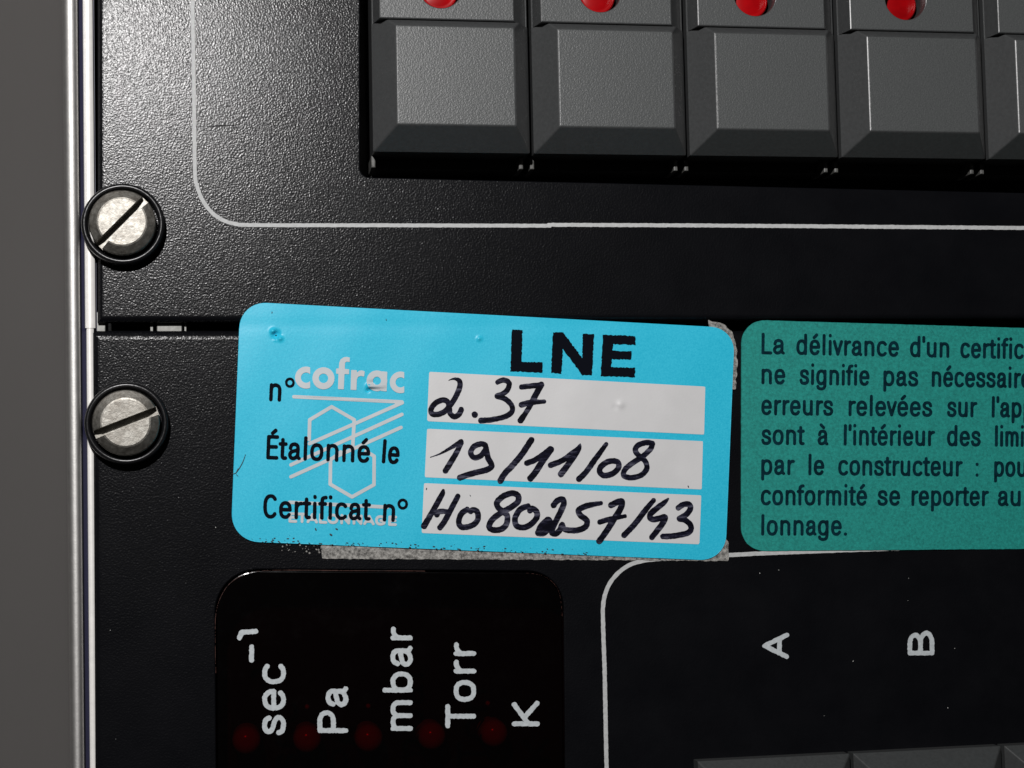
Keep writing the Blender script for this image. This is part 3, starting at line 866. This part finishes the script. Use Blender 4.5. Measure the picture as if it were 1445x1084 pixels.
# stray fibres, specks and grime on the film
s_ = Shape()
s_.stroke(catmull([(346.5, 641, .3), (342, 653, .45), (334, 666, .4), (328, 669, .3)], 6), .4)
s_.stroke(catmull([(336, 661, .3), (333, 668, .3), (336, 672, .3)], 6), .4)
for (u, v, r) in ((445, 746, .9), (476, 747, .9), (466, 754, 1.1), (602, 689, .7), (971, 686, .8), (664, 700, .5), (545, 452, .5), (384, 440, .5)):
    s_.stroke([(u, v), (u + rr.uniform(-2, 2), v + rr.uniform(-2, 2))], r)
for k in range(110):
    t = abs(rr.gauss(0, .33)); side = rr.uniform(0, 1)
    u = 350 + side * 480
    v = 765.2 + (u - 345) * .0405 - 1.3 - abs(rr.gauss(0, 3.2))
    s_.stroke([(u, v), (u + rr.uniform(-3, 3), v + rr.uniform(-.6, .6))], rr.uniform(.2, .65))
link('grime_specks', contour(s_, .6, zb_up(.013)), 'fibre', blue, kind='stuff')

# ================================================================== teal notice sticker
teal = thing('notice_sticker', 'dark teal sticker with seven lines of small notice text, right of the blue one', 'sticker', P(1300, 615, 0))
def zt(u, v): return .022 + .003 * math.sin(u * .013) * math.cos(v * .02 + 1)
def zt_up(k): return lambda u, v: zt(u, v) + k
def z7(x, y): return (1000 + x / 2.9302, 430 + y / 2.9302)
outl = roundpoly([z7(136, 62), (2050, 481), (2055, 770), z7(134, 1019)], [34, 30, 30, 34], 10)
o = link('sticker_paper', contour(Shape().polygon(outl), 3.0, zt, walls=.0, fullgrid=True, rough=.25, rough_scale=5), 'teal', teal)
LINES = [
 (205, 226, [('La', 218, 315), ('d\u00e9livrance', 362, 787), ("d'un", 832, 995), ('certificat', 1040, 1378)]),
 (329, 346, [('ne', 218, 317), ('signifie', 375, 665), ('pas', 722, 867), ('n\u00e9cessairement', 922, 1530)]),
 (457, 468, [('erreurs', 217, 515), ('relev\u00e9es', 578, 925), ('sur', 985, 1110), ("l'appareil", 1170, 1510)]),
 (580, 588, [('sont', 217, 397), ('\u00e0', 450, 495), ("l'int\u00e9rieur", 558, 935), ('des', 985, 1125), ('limites', 1183, 1412)]),
 (704, 713, [('par', 217, 355), ('le', 412, 478), ('constructeur', 535, 1050), (':', 1103, 1119), ('pour', 1180, 1352)]),
 (830, 834, [('conformit\u00e9', 215, 655), ('se', 697, 792), ('reporter', 838, 1158), ('au', 1195, 1290)]),
 (955, 957, [('lonnage.', 217, 572)]),
]
for (b0, b1, ws) in LINES:
    for (t, xa, xb) in ws:
        s_ = Shape()
        ya = b0 + (b1 - b0) * (xa - 217) / 1080; yb_ = b0 + (b1 - b0) * (xb - 217) / 1080
        word(s_, t, z7(xa, ya), z7(xb, yb_), 65 / 2.9302, 4.35, up=(.012, -1))
        o = link('printed_word', contour(s_, .62, zt_up(.0045), rough=.15, rough_scale=1.6), 'tealprint', teal)
        if len(t) > 1: o['label'] = 'dark printed word ' + t

# ================================================================== wear on the upper panel
s_ = Shape(); s_.stroke([(291, 178.3, .3), (302, 178, .8), (312, 177.6, .9), (330, 176.6, .3)], .8)
link('scratch_mark', contour(s_, .6, flat(.004), rough=.5, rough_scale=2), 'scratch', upper)
s_ = Shape()
for k in range(34):
    u, v = rr.uniform(140, 1440), rr.uniform(470, 1070)
    if 320 < u < 1445 and 420 < v < 800: continue
    if u > 960 and v > 1040: continue
    if 295 < u < 800 and v > 800: continue
    s_.stroke([(u, v), (u + rr.uniform(-1, 1), v + rr.uniform(-1, 1))], rr.uniform(.25, .55))
link('dust_specks', contour(s_, .7, flat(.005)), 'dust', lower, kind='stuff')
